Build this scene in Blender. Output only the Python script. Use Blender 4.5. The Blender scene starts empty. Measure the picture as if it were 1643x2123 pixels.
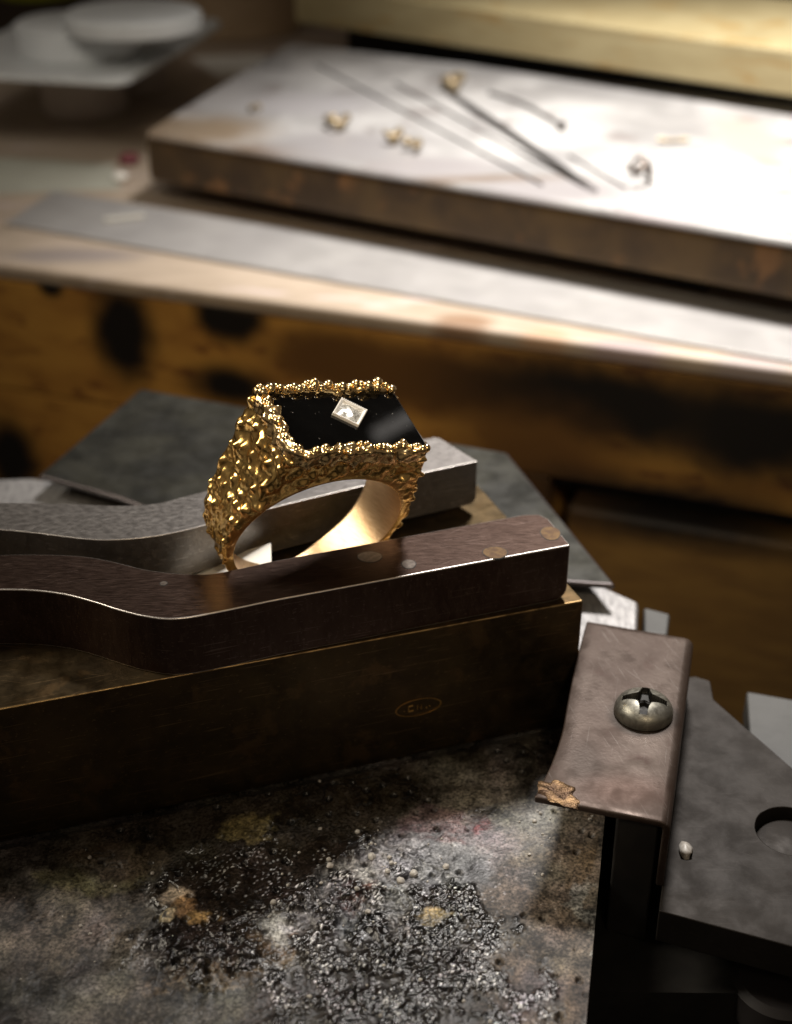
import bpy, bmesh, math
import numpy as np
from mathutils import Vector, Matrix

# ------------------------------------------------------------------ camera, world, lamps, exposure
# one Blender unit is one centimetre
SC = bpy.context.scene
SC.unit_settings.system = 'METRIC'
SC.unit_settings.scale_length = 0.01
FPX, CX, CY, PITCH, ZC = 2900.0, 821.5, 1061.5, math.radians(30), 7.38   # camera solved from the edges in the photograph
cam_d = bpy.data.cameras.new('camera')
cam = bpy.data.objects.new('camera', cam_d)
SC.collection.objects.link(cam)
cam.location = (0, 0, ZC)
cam.rotation_euler = (math.radians(60), 0, 0)
cam_d.sensor_fit = 'VERTICAL'
cam_d.sensor_height = 24
cam_d.lens = 24 * FPX / 2123
cam_d.clip_start, cam_d.clip_end = 0.5, 500
cam_d.dof.use_dof = True
cam_d.dof.focus_distance = 12.15
cam_d.dof.aperture_fstop = 0.18
SC.camera = cam

W = bpy.data.worlds.new('World')
SC.world = W
W.use_nodes = True
W.node_tree.nodes['Background'].inputs[0].default_value = (1.0, 0.80, 0.62, 1)
W.node_tree.nodes['Background'].inputs[1].default_value = 0.075

def spot(name, loc, aim, power, cone, blend, size, col):
    d = bpy.data.lights.new(name, 'SPOT')
    d.energy, d.spot_size, d.spot_blend, d.shadow_soft_size, d.color = power, math.radians(cone), blend, size, col
    o = bpy.data.objects.new(name, d)
    SC.collection.objects.link(o)
    o.location = loc
    o.rotation_euler = (Vector(aim) - Vector(loc)).to_track_quat('-Z', 'Y').to_euler()
    return o
spot('bench_lamp', (4.2, 24.0, 21.0), (6.6, 21.5, 0), 62000, 80, 1.0, 2.0, (1.0, 0.945, 0.89))
spot('room_lamp', (-17, 15, 17), (-1, 12, 1), 24000, 32, 1.0, 5.0, (1.0, 0.90, 0.74))

spot('pot_fill', (-7, 14, 13), (-9.5, 33, -1.5), 4500, 44, 1.0, 3.0, (1.0, 0.92, 0.82))  # added fill that brightens the pot fronts, no real source
spot('bench_fill', (5, -14, 26), (0.0, 21.5, -2.6), 24000, 24, 1.0, 3.0, (1.0, 0.80, 0.55))  # added warm fill behind the camera, narrowed to the bench front

SC.view_settings.view_transform = 'Standard'
SC.view_settings.look = 'None'
SC.view_settings.exposure = 0.0
SC.view_settings.gamma = 1.0
SC.cycles.max_bounces = 8
SC.cycles.sample_clamp_indirect = 6.0
SC.cycles.use_denoising = True

# ------------------------------------------------------------------ numbers: layout helper and noise
Rv, Uv, Wv = np.array([1, 0, 0.]), np.array([0, math.sin(PITCH), math.cos(PITCH)]), np.array([0, math.cos(PITCH), -math.sin(PITCH)])
EYE = np.array([0, 0, ZC])
def ray(u, v): return Wv + (u - CX) / FPX * Rv - (v - CY) / FPX * Uv
def at(u, v, z):                                   # where a point of the photograph lies on the level plane z
    r = ray(u, v); return EYE + r * (z - ZC) / r[2]
def on_plane(u, v, p0, n):
    r = ray(u, v); return EYE + r * (np.dot(np.asarray(p0) - EYE, n) / np.dot(r, n))
def xy(pts, z): return [tuple(at(u, v, z)[:2]) for u, v in pts]

def _hash(ix, iy, iz, k):
    h = (ix * 374761393 + iy * 668265263 + iz * 2147483647 + k * 1274126177) & 0xFFFFFFFF
    h = ((h ^ (h >> 13)) * 1274126177) & 0xFFFFFFFF
    h = h ^ (h >> 16)
    return (h & 0xFFFFFF) / float(0x1000000)
def vnoise(p, k=0):                                # value noise, -1..1
    p = np.asarray(p, float); i = np.floor(p).astype(np.int64); f = p - i
    f = f * f * f * (f * (f * 6 - 15) + 10)
    r = 0
    for dx in (0, 1):
        for dy in (0, 1):
            for dz in (0, 1):
                w = (f[:, 0] if dx else 1 - f[:, 0]) * (f[:, 1] if dy else 1 - f[:, 1]) * (f[:, 2] if dz else 1 - f[:, 2])
                r = r + w * _hash(i[:, 0] + dx, i[:, 1] + dy, i[:, 2] + dz, k)
    return r * 2 - 1
def fbm(p, o=4, k=0):
    a, s, r, t = 1.0, 1.0, 0, 0
    for j in range(o):
        r = r + a * vnoise(np.asarray(p) * s + 17.3 * j, k + j); t += a; a *= 0.5; s *= 2.03
    return r / t
def worley(p, k=0, flat=False):                    # distance to the nearest jittered seed, and to the second
    p = np.asarray(p, float); i = np.floor(p).astype(np.int64)
    f1 = np.full(len(p), 9.0); f2 = f1.copy(); idv = np.zeros(len(p))
    for dx in (-1, 0, 1):
        for dy in (-1, 0, 1):
            for dz in ((0,) if flat else (-1, 0, 1)):
                c = i + np.array([dx, dy, dz])
                s = np.stack([c[:, 0] + _hash(c[:, 0], c[:, 1], c[:, 2], k), c[:, 1] + _hash(c[:, 0], c[:, 1], c[:, 2], k + 7),
                              (p[:, 2] if flat else c[:, 2] + _hash(c[:, 0], c[:, 1], c[:, 2], k + 13))], 1)
                d = np.sqrt(((p - s) ** 2).sum(1))
                n = d < f1
                f2 = np.where(n, f1, np.minimum(f2, d)); f1 = np.where(n, d, f1)
                idv = np.where(n, _hash(c[:, 0], c[:, 1], c[:, 2], k + 21), idv)
    return f1, f2, idv
def lumps(p, k=0, s=0.5):                           # sum of soft round bumps at jittered seeds
    p = np.asarray(p, float); i = np.floor(p).astype(np.int64); r = 0
    for dx in (-1, 0, 1):
        for dy in (-1, 0, 1):
            for dz in (-1, 0, 1):
                c = i + np.array([dx, dy, dz]); h = [_hash(c[:, 0], c[:, 1], c[:, 2], k + j) for j in (0, 7, 13, 21)]
                d2 = (p[:, 0] - c[:, 0] - h[0]) ** 2 + (p[:, 1] - c[:, 1] - h[1]) ** 2 + (p[:, 2] - c[:, 2] - h[2]) ** 2
                r = r + (h[3] * 1.6 - 0.35) * np.exp(-d2 / (s * s)) * np.clip(1.5 - np.sqrt(d2), 0, 1)
    return r
def sstep(a, b, x):
    t = np.clip((x - a) / (b - a), 0, 1); return t * t * (3 - 2 * t)

# ------------------------------------------------------------------ materials
def mat(name, c1, c2=None, scale=3.0, rough=0.5, metal=0.0, bump=0.0, bscale=40.0, stretch=(1, 1, 1), rvar=0.0, spots=(), attr=None,
        c3=None, s3=20.0, spec=0.5, mid=(0.35, 0.65), coat=0.0, rot=0.0, t3=(0.56, 0.66), scratch=None):
    m = bpy.data.materials.new(name); m.use_nodes = True
    nt = m.node_tree; N, L = nt.nodes, nt.links
    b = N['Principled BSDF']
    b.inputs['Metallic'].default_value = metal
    b.inputs['Roughness'].default_value = rough
    b.inputs['Specular IOR Level'].default_value = spec
    b.inputs['Coat Weight'].default_value = coat
    tc = N.new('ShaderNodeTexCoord'); mp = N.new('ShaderNodeMapping')
    L.new(tc.outputs['Object'], mp.inputs['Vector'])
    mp.inputs['Scale'].default_value = stretch
    mp.inputs['Rotation'].default_value = (0, 0, rot)
    def noise(sc, det=5, dist=0.0, raw=False):
        n = N.new('ShaderNodeTexNoise'); n.inputs['Scale'].default_value = sc; n.inputs['Detail'].default_value = det
        n.inputs['Roughness'].default_value = 0.6; n.inputs['Distortion'].default_value = dist
        L.new((tc.outputs['Object'] if raw else mp.outputs[0]), n.inputs['Vector']); return n
    def mixc(f, a, c):
        x = N.new('ShaderNodeMix'); x.data_type = 'RGBA'
        L.new(f, x.inputs[0])
        for s, v in ((6, a), (7, c)):
            if isinstance(v, tuple): x.inputs[s].default_value = (*v, 1)
            else: L.new(v, x.inputs[s])
        return x.outputs[2]
    def mrange(s, a, c, lo=0.0, hi=1.0):
        r = N.new('ShaderNodeMapRange'); r.interpolation_type = 'SMOOTHSTEP'
        L.new(s, r.inputs[0]); r.inputs[1].default_value, r.inputs[2].default_value, r.inputs[3].default_value, r.inputs[4].default_value = a, c, lo, hi
        return r.outputs[0]
    col = None
    if attr:
        a = N.new('ShaderNodeAttribute'); a.attribute_name = attr; col = a.outputs['Color']
        L.new(mrange(a.outputs['Alpha'], 0, 1, 0.10, 0.80), b.inputs['Roughness'])
        x = N.new('ShaderNodeMix'); x.data_type = 'RGBA'; x.blend_type = 'MULTIPLY'; x.inputs[0].default_value = 1
        L.new(col, x.inputs[6]); v = N.new('ShaderNodeCombineColor')
        f = mrange(noise(38, 9).outputs[0], 0.3, 0.7, 0.25, 1.7)
        for k in range(3): L.new(f, v.inputs[k])
        L.new(v.outputs[0], x.inputs[7]); col = x.outputs[2]
    elif c2 is not None:
        col = mixc(mrange(noise(scale, 6, 0.4).outputs[0], *mid), tuple(c1), tuple(c2))
    if c3 is not None:
        col = mixc(mrange(noise(s3, 5, 0.2).outputs[0], *t3), col if col is not None else tuple(c1), tuple(c3))
    if scratch:
        for ang, sc, th, k in ((rot, 5.0, 0.64, 1.0), (rot + 0.5, 3.0, 0.66, 0.8), (rot - 0.35, 4.0, 0.67, 0.8)):
            ms = N.new('ShaderNodeMapping'); L.new(tc.outputs['Object'], ms.inputs['Vector'])
            m2 = N.new('ShaderNodeMapping'); ms.inputs['Rotation'].default_value = (0, 0, ang); L.new(ms.outputs[0], m2.inputs['Vector'])
            m2.inputs['Scale'].default_value = (0.35, 14, 14)
            n = N.new('ShaderNodeTexNoise'); n.inputs['Scale'].default_value = sc; n.inputs['Detail'].default_value = 3; n.inputs['Distortion'].default_value = 0.1
            L.new(m2.outputs[0], n.inputs['Vector'])
            col = mixc(mrange(n.outputs[0], th, th + 0.05, 0, 0.75 * k), col, tuple(scratch))
    for (centre, rad, colr, soft) in spots:
        d = N.new('ShaderNodeMapping'); d.vector_type = 'TEXTURE'
        d.inputs['Location'].default_value = centre; d.inputs['Scale'].default_value = rad
        w = N.new('ShaderNodeTexNoise'); w.inputs['Scale'].default_value = 2.0; w.inputs['Detail'].default_value = 3
        L.new(tc.outputs['Object'], w.inputs['Vector'])
        va = N.new('ShaderNodeVectorMath'); va.operation = 'MULTIPLY_ADD'
        L.new(w.outputs['Color'], va.inputs[0]); va.inputs[1].default_value = tuple(0.5 * min(r, 1.0) for r in rad)
        vs = N.new('ShaderNodeVectorMath'); vs.operation = 'SUBTRACT'
        L.new(tc.outputs['Object'], vs.inputs[0]); vs.inputs[1].default_value = tuple(0.25 * min(r, 1.0) for r in rad)
        L.new(vs.outputs[0], va.inputs[2])
        L.new(va.outputs[0], d.inputs['Vector'])
        ln = N.new('ShaderNodeVectorMath'); ln.operation = 'LENGTH'; L.new(d.outputs[0], ln.inputs[0])
        col = mixc(mrange(ln.outputs['Value'], 1.0 - soft, 1.0 + soft, 1.0, 0.0), col if col is not None else tuple(c1), tuple(colr))
    if col is None: b.inputs['Base Color'].default_value = (*c1, 1)
    else: L.new(col, b.inputs['Base Color'])
    if rvar and not attr:
        L.new(mrange(noise(scale * 2.5, 5, 0.3).outputs[0], 0.3, 0.7, max(0.02, rough - rvar), min(1, rough + rvar)), b.inputs['Roughness'])
    if bump:
        bp = N.new('ShaderNodeBump'); bp.inputs['Strength'].default_value = bump; bp.inputs['Distance'].default_value = 0.02
        L.new(noise(bscale, 4).outputs[0], bp.inputs['Height']); L.new(bp.outputs[0], b.inputs['Normal'])
    return m

# ------------------------------------------------------------------ building helpers
def lin(name, loc=(0, 0, 0), parent=None, data=None):
    o = bpy.data.objects.new(name, data); SC.collection.objects.link(o)
    o.location = loc
    if parent is not None: o.parent = parent
    return o
def tag(o, label=None, cat=None, group=None, kind=None):
    if label: o['label'] = label
    if cat: o['category'] = cat
    if group: o['group'] = group
    if kind: o['kind'] = kind
    return o
def wloc(o):
    v = Vector((0, 0, 0))
    while o is not None: v = v + o.location; o = o.parent
    return v
def thing(name, loc, label, cat, group=None): return tag(lin(name, loc), label, cat, group)
def finish(o, m, bevel=0.0, seg=2, smooth=True, angle=35, mats=None, bmat=None):
    me = o.data
    for x in (mats or [m]): me.materials.append(x)
    if smooth:
        me.shade_smooth(); me.set_sharp_from_angle(angle=math.radians(angle))
    if bevel:
        b = o.modifiers.new('bevel', 'BEVEL'); b.width = bevel; b.segments = seg; b.limit_method = 'ANGLE'; b.angle_limit = math.radians(40)
        if bmat is not None: b.material = bmat
        b.harden_normals = True
    return o
def mesh_obj(name, V, F, m, parent=None, loc=None, **kw):           # vertices in world coordinates
    base = wloc(parent) if parent is not None else Vector(loc if loc is not None else (0, 0, 0))
    V = np.asarray(V, float) - np.array(base)
    me = bpy.data.meshes.new(name)
    F = np.asarray(F) if len(set(len(f) for f in F)) == 1 else F
    if isinstance(F, np.ndarray):
        n, k = F.shape
        me.vertices.add(len(V)); me.vertices.foreach_set('co', V.astype(np.float32).ravel())
        me.loops.add(n * k); me.loops.foreach_set('vertex_index', F.astype(np.int32).ravel())
        me.polygons.add(n); me.polygons.foreach_set('loop_start', np.arange(0, n * k, k, dtype=np.int32))
        me.update(calc_edges=True)
    else:
        me.from_pydata([tuple(v) for v in V], [], [tuple(f) for f in F])
    me.validate()
    o = lin(name, (0, 0, 0) if parent is not None else base, parent, me)
    return finish(o, m, **kw)
def fix_normals(o):
    bm = bmesh.new(); bm.from_mesh(o.data); bmesh.ops.recalc_face_normals(bm, faces=bm.faces); bm.to_mesh(o.data); bm.free(); return o
def prism(name, poly, z0, z1, m, parent=None, loc=None, **kw):
    n = len(poly)
    area = sum(poly[i][0] * poly[(i + 1) % n][1] - poly[(i + 1) % n][0] * poly[i][1] for i in range(n))
    if area < 0: poly = poly[::-1]
    V = [(x, y, z0) for x, y in poly] + [(x, y, z1) for x, y in poly]
    F = [tuple(range(n))[::-1], tuple(range(n, 2 * n))] + [(i, (i + 1) % n, n + (i + 1) % n, n + i) for i in range(n)]
    return mesh_obj(name, V, F, m, parent, loc, **kw)
def round_end(o, pa, pb, z, w):                                      # round over the lower edge of a bar's end
    bm = bmesh.new(); bm.from_mesh(o.data); b = wloc(o)
    def near(v, p): return abs(v.co.x + b.x - p[0]) < 1e-3 and abs(v.co.y + b.y - p[1]) < 1e-3 and abs(v.co.z + b.z - z) < 1e-3
    es = [e_ for e_ in bm.edges if all(near(v, pa) or near(v, pb) for v in e_.verts)]
    bmesh.ops.bevel(bm, geom=es, offset=w, segments=5, profile=0.5, affect='EDGES')
    bm.to_mesh(o.data); bm.free(); o.data.shade_smooth(); o.data.set_sharp_from_angle(angle=math.radians(35))
def grid_faces(nu, nv, cu=False, cv=False):                          # index u*nv+v
    u = np.arange(nu if cu else nu - 1); v = np.arange(nv if cv else nv - 1)
    a, b = np.meshgrid(u, v, indexing='ij'); a = a.ravel(); b = b.ravel(); a2 = (a + 1) % nu; b2 = (b + 1) % nv
    return np.stack([a * nv + b, a2 * nv + b, a2 * nv + b2, a * nv + b2], 1)
def spline(pts, n):                                                  # smooth polyline through the points
    P = np.asarray(pts, float); d = np.r_[0, np.cumsum(np.linalg.norm(np.diff(P, axis=0), axis=1))]
    t = np.linspace(0, d[-1], n); T = np.gradient(P, d, axis=0); k = np.clip(np.searchsorted(d, t) - 1, 0, len(P) - 2)
    h = (d[k + 1] - d[k])[:, None]; s = ((t - d[k]) / h[:, 0])[:, None]
    return (2*s**3-3*s**2+1)*P[k] + (s**3-2*s**2+s)*h*T[k] + (-2*s**3+3*s**2)*P[k+1] + (s**3-s**2)*h*T[k+1]
def tube(name, pts, rad, m, parent=None, loc=None, n=10, **kw):
    P = np.asarray(pts, float); r = np.broadcast_to(np.asarray(rad, float), (len(P),))
    T = np.gradient(P, axis=0); T /= np.linalg.norm(T, axis=1)[:, None] + 1e-9
    up = np.array([0, 0, 1.0]); A = np.cross(T, up); bad = np.linalg.norm(A, axis=1) < 1e-3; A[bad] = (1, 0, 0)
    A /= np.linalg.norm(A, axis=1)[:, None]; B = np.cross(A, T)
    th = np.linspace(0, 2 * np.pi, n, endpoint=False)
    V = (P[:, None] + r[:, None, None] * (np.cos(th)[None, :, None] * A[:, None] + np.sin(th)[None, :, None] * B[:, None])).reshape(-1, 3)
    F = [tuple(f) for f in grid_faces(len(P), n, cv=True)] + [tuple(range(n)), tuple(range((len(P) - 1) * n, len(P) * n))[::-1]]
    return fix_normals(mesh_obj(name, V, F, m, parent, loc, **kw))
def lathe(name, c, prof, m, parent=None, loc=None, n=64, **kw):      # profile (radius, z) bottom to top
    th = np.linspace(0, 2 * np.pi, n, endpoint=False)
    V = [(c[0] + r * math.cos(t), c[1] + r * math.sin(t), c[2] + z) for r, z in prof for t in th]
    F = [tuple(f) for f in grid_faces(len(prof), n, cv=True)]
    if prof[0][0] > 1e-4: F.append(tuple(range(n)))
    if prof[-1][0] > 1e-4: F.append(tuple(range((len(prof) - 1) * n, len(prof) * n)))
    return fix_normals(mesh_obj(name, V, F, m, parent, loc, **kw))

# ------------------------------------------------------------------ palette
M_gold = mat('textured gold', (1.0, 0.69, 0.25), (1.0, 0.62, 0.20), 6, 0.22, 1.0, bump=0.12, bscale=40, rvar=0.05)
M_gold_rim = mat('bright rim gold', (1.0, 0.76, 0.40), (1.0, 0.70, 0.32), 9, 0.22, 1.0, bump=0.04, bscale=40, rvar=0.08)  # paler than the band: lamp glare on the rim partly put into the colour
M_gold_in = mat('brushed gold inside', (0.90, 0.64, 0.38), (0.76, 0.50, 0.27), 8, 0.32, 1.0, bump=0.25, bscale=30, stretch=(1, 1, 9))
M_onyx = mat('polished black onyx', (0.003, 0.003, 0.003), (0.004, 0.004, 0.004), 3, 0.035, spec=0.6, rvar=0.012, c3=(0.30, 0.28, 0.26), s3=26, t3=(0.69, 0.71))
M_white_gold = mat('white metal', (0.95, 0.94, 0.92), rough=0.4, metal=0.15, bump=0.2, bscale=90)
M_diamond = mat('clear stone', (0.92, 0.91, 0.86), (0.40, 0.39, 0.35), 45, 0.2, spec=1.0, metal=0.35, mid=(0.45, 0.55))  # pale and dark flecks put the sparkle of the facets into the colour
M_jaw_grey = mat('grey tool steel', (0.245, 0.23, 0.222), (0.222, 0.208, 0.20), 5, 0.44, 0.9, bump=0.12, bscale=38, stretch=(1, 2, 1), rvar=0.08, c3=(0.19, 0.178, 0.171), s3=26, rot=-0.4, t3=(0.60, 0.68), scratch=(0.48, 0.46, 0.45))
M_jaw_brown = mat('brown patina steel', (0.086, 0.056, 0.045), (0.068, 0.043, 0.034), 3, 0.38, 0.9, bump=0.10, bscale=30, stretch=(1, 9, 1), rvar=0.10, c3=(0.105, 0.070, 0.058), s3=9, rot=-0.33, scratch=(0.20, 0.145, 0.125))
M_edge = mat('worn bright edge', (0.62, 0.58, 0.55), rough=0.35, metal=0.9)
M_pin = mat('steel pin', (0.19, 0.165, 0.145), (0.12, 0.10, 0.088), 20, 0.45, 0.7)
M_pin_brass = mat('brass mark', (0.165, 0.105, 0.052), (0.10, 0.062, 0.040), 14, 0.4, 0.8)
M_block = mat('dark brass block', (0.10, 0.07, 0.036), (0.065, 0.048, 0.028), 2, 0.45, 0.95, bump=0.05, bscale=30, rvar=0.1, c3=(0.13, 0.085, 0.042), s3=3, rot=-0.32, scratch=(0.22, 0.15, 0.08))
M_brass = mat('worn brass edge', (0.42, 0.285, 0.13), (0.14, 0.09, 0.045), 5, 0.35, 1.0)
M_stamp = mat('stamped brass', (0.55, 0.33, 0.10), rough=0.35, metal=1.0)
M_plate = mat('dark tool plate', (0.050, 0.049, 0.040), (0.028, 0.028, 0.025), 1.2, 0.38, 0.5, bump=0.03, bscale=20, rvar=0.08)
M_plate_edge = mat('plate chamfer', (0.06, 0.05, 0.05), rough=0.4, metal=0.6)
M_base = mat('brushed light steel', (0.42, 0.41, 0.41), (0.26, 0.255, 0.255), 6, 0.45, 0.6, bump=0.3, bscale=14, stretch=(5, 1, 1), rvar=0.1, rot=0.3)
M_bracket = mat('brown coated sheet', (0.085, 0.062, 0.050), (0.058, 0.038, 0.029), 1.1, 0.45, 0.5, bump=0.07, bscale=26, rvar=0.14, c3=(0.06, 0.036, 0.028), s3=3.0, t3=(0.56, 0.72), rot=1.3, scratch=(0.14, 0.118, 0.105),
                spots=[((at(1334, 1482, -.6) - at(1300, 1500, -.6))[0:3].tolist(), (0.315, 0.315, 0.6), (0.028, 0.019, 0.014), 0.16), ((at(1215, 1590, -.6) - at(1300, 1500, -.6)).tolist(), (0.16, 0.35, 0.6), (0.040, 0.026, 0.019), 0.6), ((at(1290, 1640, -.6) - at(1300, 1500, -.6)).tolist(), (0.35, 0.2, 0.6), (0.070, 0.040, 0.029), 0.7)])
M_screw = mat('dull nickel screw', (0.36, 0.35, 0.30), (0.24, 0.23, 0.20), 12, 0.42, 0.8, rvar=0.1)
M_solder = mat('golden solder', (0.30, 0.19, 0.10), (0.09, 0.055, 0.035), 7, 0.38, 0.85, bump=0.6, bscale=30)
M_black = mat('black painted steel', (0.012, 0.011, 0.010), (0.02, 0.018, 0.016), 4, 0.6)
M_grey_plate = mat('dull grey steel', (0.027, 0.0228, 0.0198), (0.021, 0.0175, 0.015), 1.2, 0.58, 0.4, bump=0.03, bscale=24, spec=0.3, rvar=0.1, c3=(0.031, 0.026, 0.022), s3=26, t3=(0.6, 0.7), scratch=(0.040, 0.034, 0.030))
M_grey_light = mat('pale grey steel', (0.062, 0.062, 0.060), (0.052, 0.052, 0.050), 3, 0.55, 0.2)
M_board = mat('scorched soldering board', (0.2, 0.2, 0.2), attr='paint', bump=0.25, bscale=50)
M_grain = mat('pale flux', (0.62, 0.59, 0.54), (0.45, 0.41, 0.36), 20, 0.4)
M_paper = mat('white paper', (0.86, 0.85, 0.80), rough=0.8)
M_floor = mat('dark floor', (0.02, 0.018, 0.015), (0.012, 0.011, 0.01), 1, 0.8)
M_rule = mat('grey steel strip', (0.44, 0.43, 0.42), (0.40, 0.39, 0.385), 0.6, 0.45, 0.4, bump=0.02, bscale=20, rvar=0.06)
M_glass = mat('clear rod', (0.5, 0.49, 0.45), rough=0.05, spec=0.8)
M_white = mat('white plastic', (0.62, 0.64, 0.64), (0.57, 0.59, 0.59), 1.0, 0.5)
M_cup = mat('ivory plastic', (0.55, 0.48, 0.41), (0.50, 0.43, 0.37), 1.0, 0.55)
M_yellow = mat('yellow green plastic', (0.42, 0.44, 0.01), (0.36, 0.38, 0.01), 1.0, 0.5)
M_beige = mat('beige pot', (0.38, 0.27, 0.16), (0.33, 0.23, 0.13), 1.0, 0.6)
M_plank = mat('pale plank', (0.42, 0.35, 0.19), (0.34, 0.275, 0.14), 0.5, 0.6, bump=0.05, bscale=6, stretch=(1, 1, 5), c3=(0.36, 0.25, 0.10), s3=0.8)
M_wire = mat('dark steel wire', (0.16, 0.15, 0.145), rough=0.4, metal=0.8)
M_scrap = mat('gold scrap', (0.42, 0.34, 0.21), (0.20, 0.15, 0.09), 5, 0.48, 0.6)
M_red = mat('red bead', (0.16, 0.03, 0.04), rough=0.5)
M_sheet = mat('greenish paper', (0.46, 0.47, 0.40), (0.42, 0.42, 0.36), 1.0, 0.7)

# ------------------------------------------------------------------ setting
fl = prism('floor', [(-80, -40), (80, -40), (80, 120), (-80, 120)], -9.2, -9.0, M_floor, loc=(0, 0, -9)); tag(fl, kind='structure')
wl = prism('wall', [(-80, 62), (80, 62), (80, 63), (-80, 63)], -9, 60, mat('dim wall', (0.10, 0.075, 0.05), (0.07, 0.05, 0.035), 0.1, 0.8), loc=(0, 62, -9)); tag(wl, kind='structure')

# ------------------------------------------------------------------ workbench
EA, EB = at(0, 545, -1), at(1643, 765, -1)
D = (EB - EA) / np.linalg.norm(EB - EA); NB = np.array([-D[1], D[0], 0])
def bp(s, t): p = EA + D * s + NB * t; return (p[0], p[1])           # bench plan: along the front edge, back from it
bench = thing('workbench', (EA[0], EA[1], -9), 'scorched brown wooden workbench with burnt front edge behind the vise', 'workbench')
def bw(s, z, t=0.0): x, y = bp(s, t); w = wloc(bench); return (x - w.x, y - w.y, z - w.z)
def face_pt(u, v): q = on_plane(u, v, EA, NB); return (q - EA) @ D, q[2]
BURN = (0.006, 0.004, 0.003); BROWN = (0.13, 0.060, 0.014)
burns = []
for (u, v, ru, rv, c, s) in ((475, 650, 72, 62, BURN, 0.35), (255, 690, 62, 105, BURN, 0.5), (105, 592, 26, 24, BURN, 0.5), (700, 745, 130, 55, BROWN, 0.5),
                             (900, 790, 330, 70, BROWN, 0.5), (1250, 840, 330, 95, BURN, 0.6), (1560, 900, 190, 110, BURN, 0.6), (1110, 980, 190, 120, BROWN, 0.6),
                             (480, 800, 90, 40, BURN, 0.6), (20, 950, 60, 80, BURN, 0.5), (1400, 1060, 330, 60, BURN, 0.6), (620, 640, 160, 22, BROWN, 0.6)):
    s0, z0 = face_pt(u, v); s1, z1 = face_pt(u + ru, v); _, z2 = face_pt(u, v + rv)
    burns.append((bw(s0, z0), (abs(s1 - s0) * 1.0, abs(s1 - s0) * 1.0, abs(z2 - z0)), c, s))
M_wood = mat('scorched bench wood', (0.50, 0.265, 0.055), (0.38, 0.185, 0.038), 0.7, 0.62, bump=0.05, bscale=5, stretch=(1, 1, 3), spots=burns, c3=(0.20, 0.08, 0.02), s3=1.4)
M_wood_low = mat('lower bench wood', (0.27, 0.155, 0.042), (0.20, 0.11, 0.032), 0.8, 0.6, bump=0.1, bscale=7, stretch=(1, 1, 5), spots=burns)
topburn = []
for (u, v, ru, rv, c) in ((960, 668, 60, 10, (0.25, 0.16, 0.10)), (1290, 722, 90, 9, (0.33, 0.26, 0.25)), (1130, 700, 50, 8, (0.42, 0.28, 0.18)), (150, 530, 140, 16, (0.28, 0.24, 0.22)), (1560, 755, 80, 8, (0.36, 0.30, 0.28))):
    p, q = at(u, v, -1), at(u + ru, v, -1); w = wloc(bench); topburn.append(((p[0] - w.x, p[1] - w.y, 8.0), (abs(q[0] - p[0]), 0.35, 1.5), c, 0.5))
M_wood_top = mat('worn bench top', (0.45, 0.37, 0.29), (0.37, 0.30, 0.23), 0.6, 0.5, bump=0.08, bscale=6, stretch=(1, 4, 1), c3=(0.50, 0.42, 0.38), s3=0.5, spots=topburn)
def bench_box(name, s0, s1, t0, t1, z0, z1, m, bev): return prism(name, [bp(s0, t0), bp(s1, t0), bp(s1, t1), bp(s0, t1)], z0, z1, m, bench, bevel=bev, seg=4)
bench_box('front_board', -9, 24, 0.0, 1.6, -3.42, -1.3, M_wood, 0.03)
bench_box('top_board', -9, 24, -0.035, 30, -1.298, -1.0, M_wood_top, 0.10)
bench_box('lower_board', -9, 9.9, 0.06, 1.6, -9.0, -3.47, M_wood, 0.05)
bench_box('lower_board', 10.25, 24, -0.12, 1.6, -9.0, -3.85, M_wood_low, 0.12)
bench_box('rail', -9, 24, 0.5, 1.4, -3.84, -3.44, M_black, 0.0)

# grey steel strip lying along the bench edge
def rp(u, v): return tuple(at(u, v, -0.94)[:2])
a0, a1, tip = np.array(rp(10, 462)), np.array(rp(1643, 748)), np.array(rp(112, 395))
dr = (a1 - a0) / np.linalg.norm(a1 - a0)
ruler = prism('steel_strip', [tuple(a0), tuple(a0 + dr * 20), tuple(tip + dr * 18.5), tuple(tip)], -0.996, -0.94, M_rule, loc=(*a0, -1), bevel=0.012)
tag(ruler, 'long flat grey steel strip lying along the front edge of the workbench', 'steel strip')
p, q = at(216, 457, -0.90), at(300, 448, -0.90)
tag(tube('glass_rod', [p, p * 0.5 + q * 0.5, q], 0.055, M_glass, loc=tuple(p), bevel=0.0), 'tiny clear rod lying on the grey steel strip', 'rod')

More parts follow.
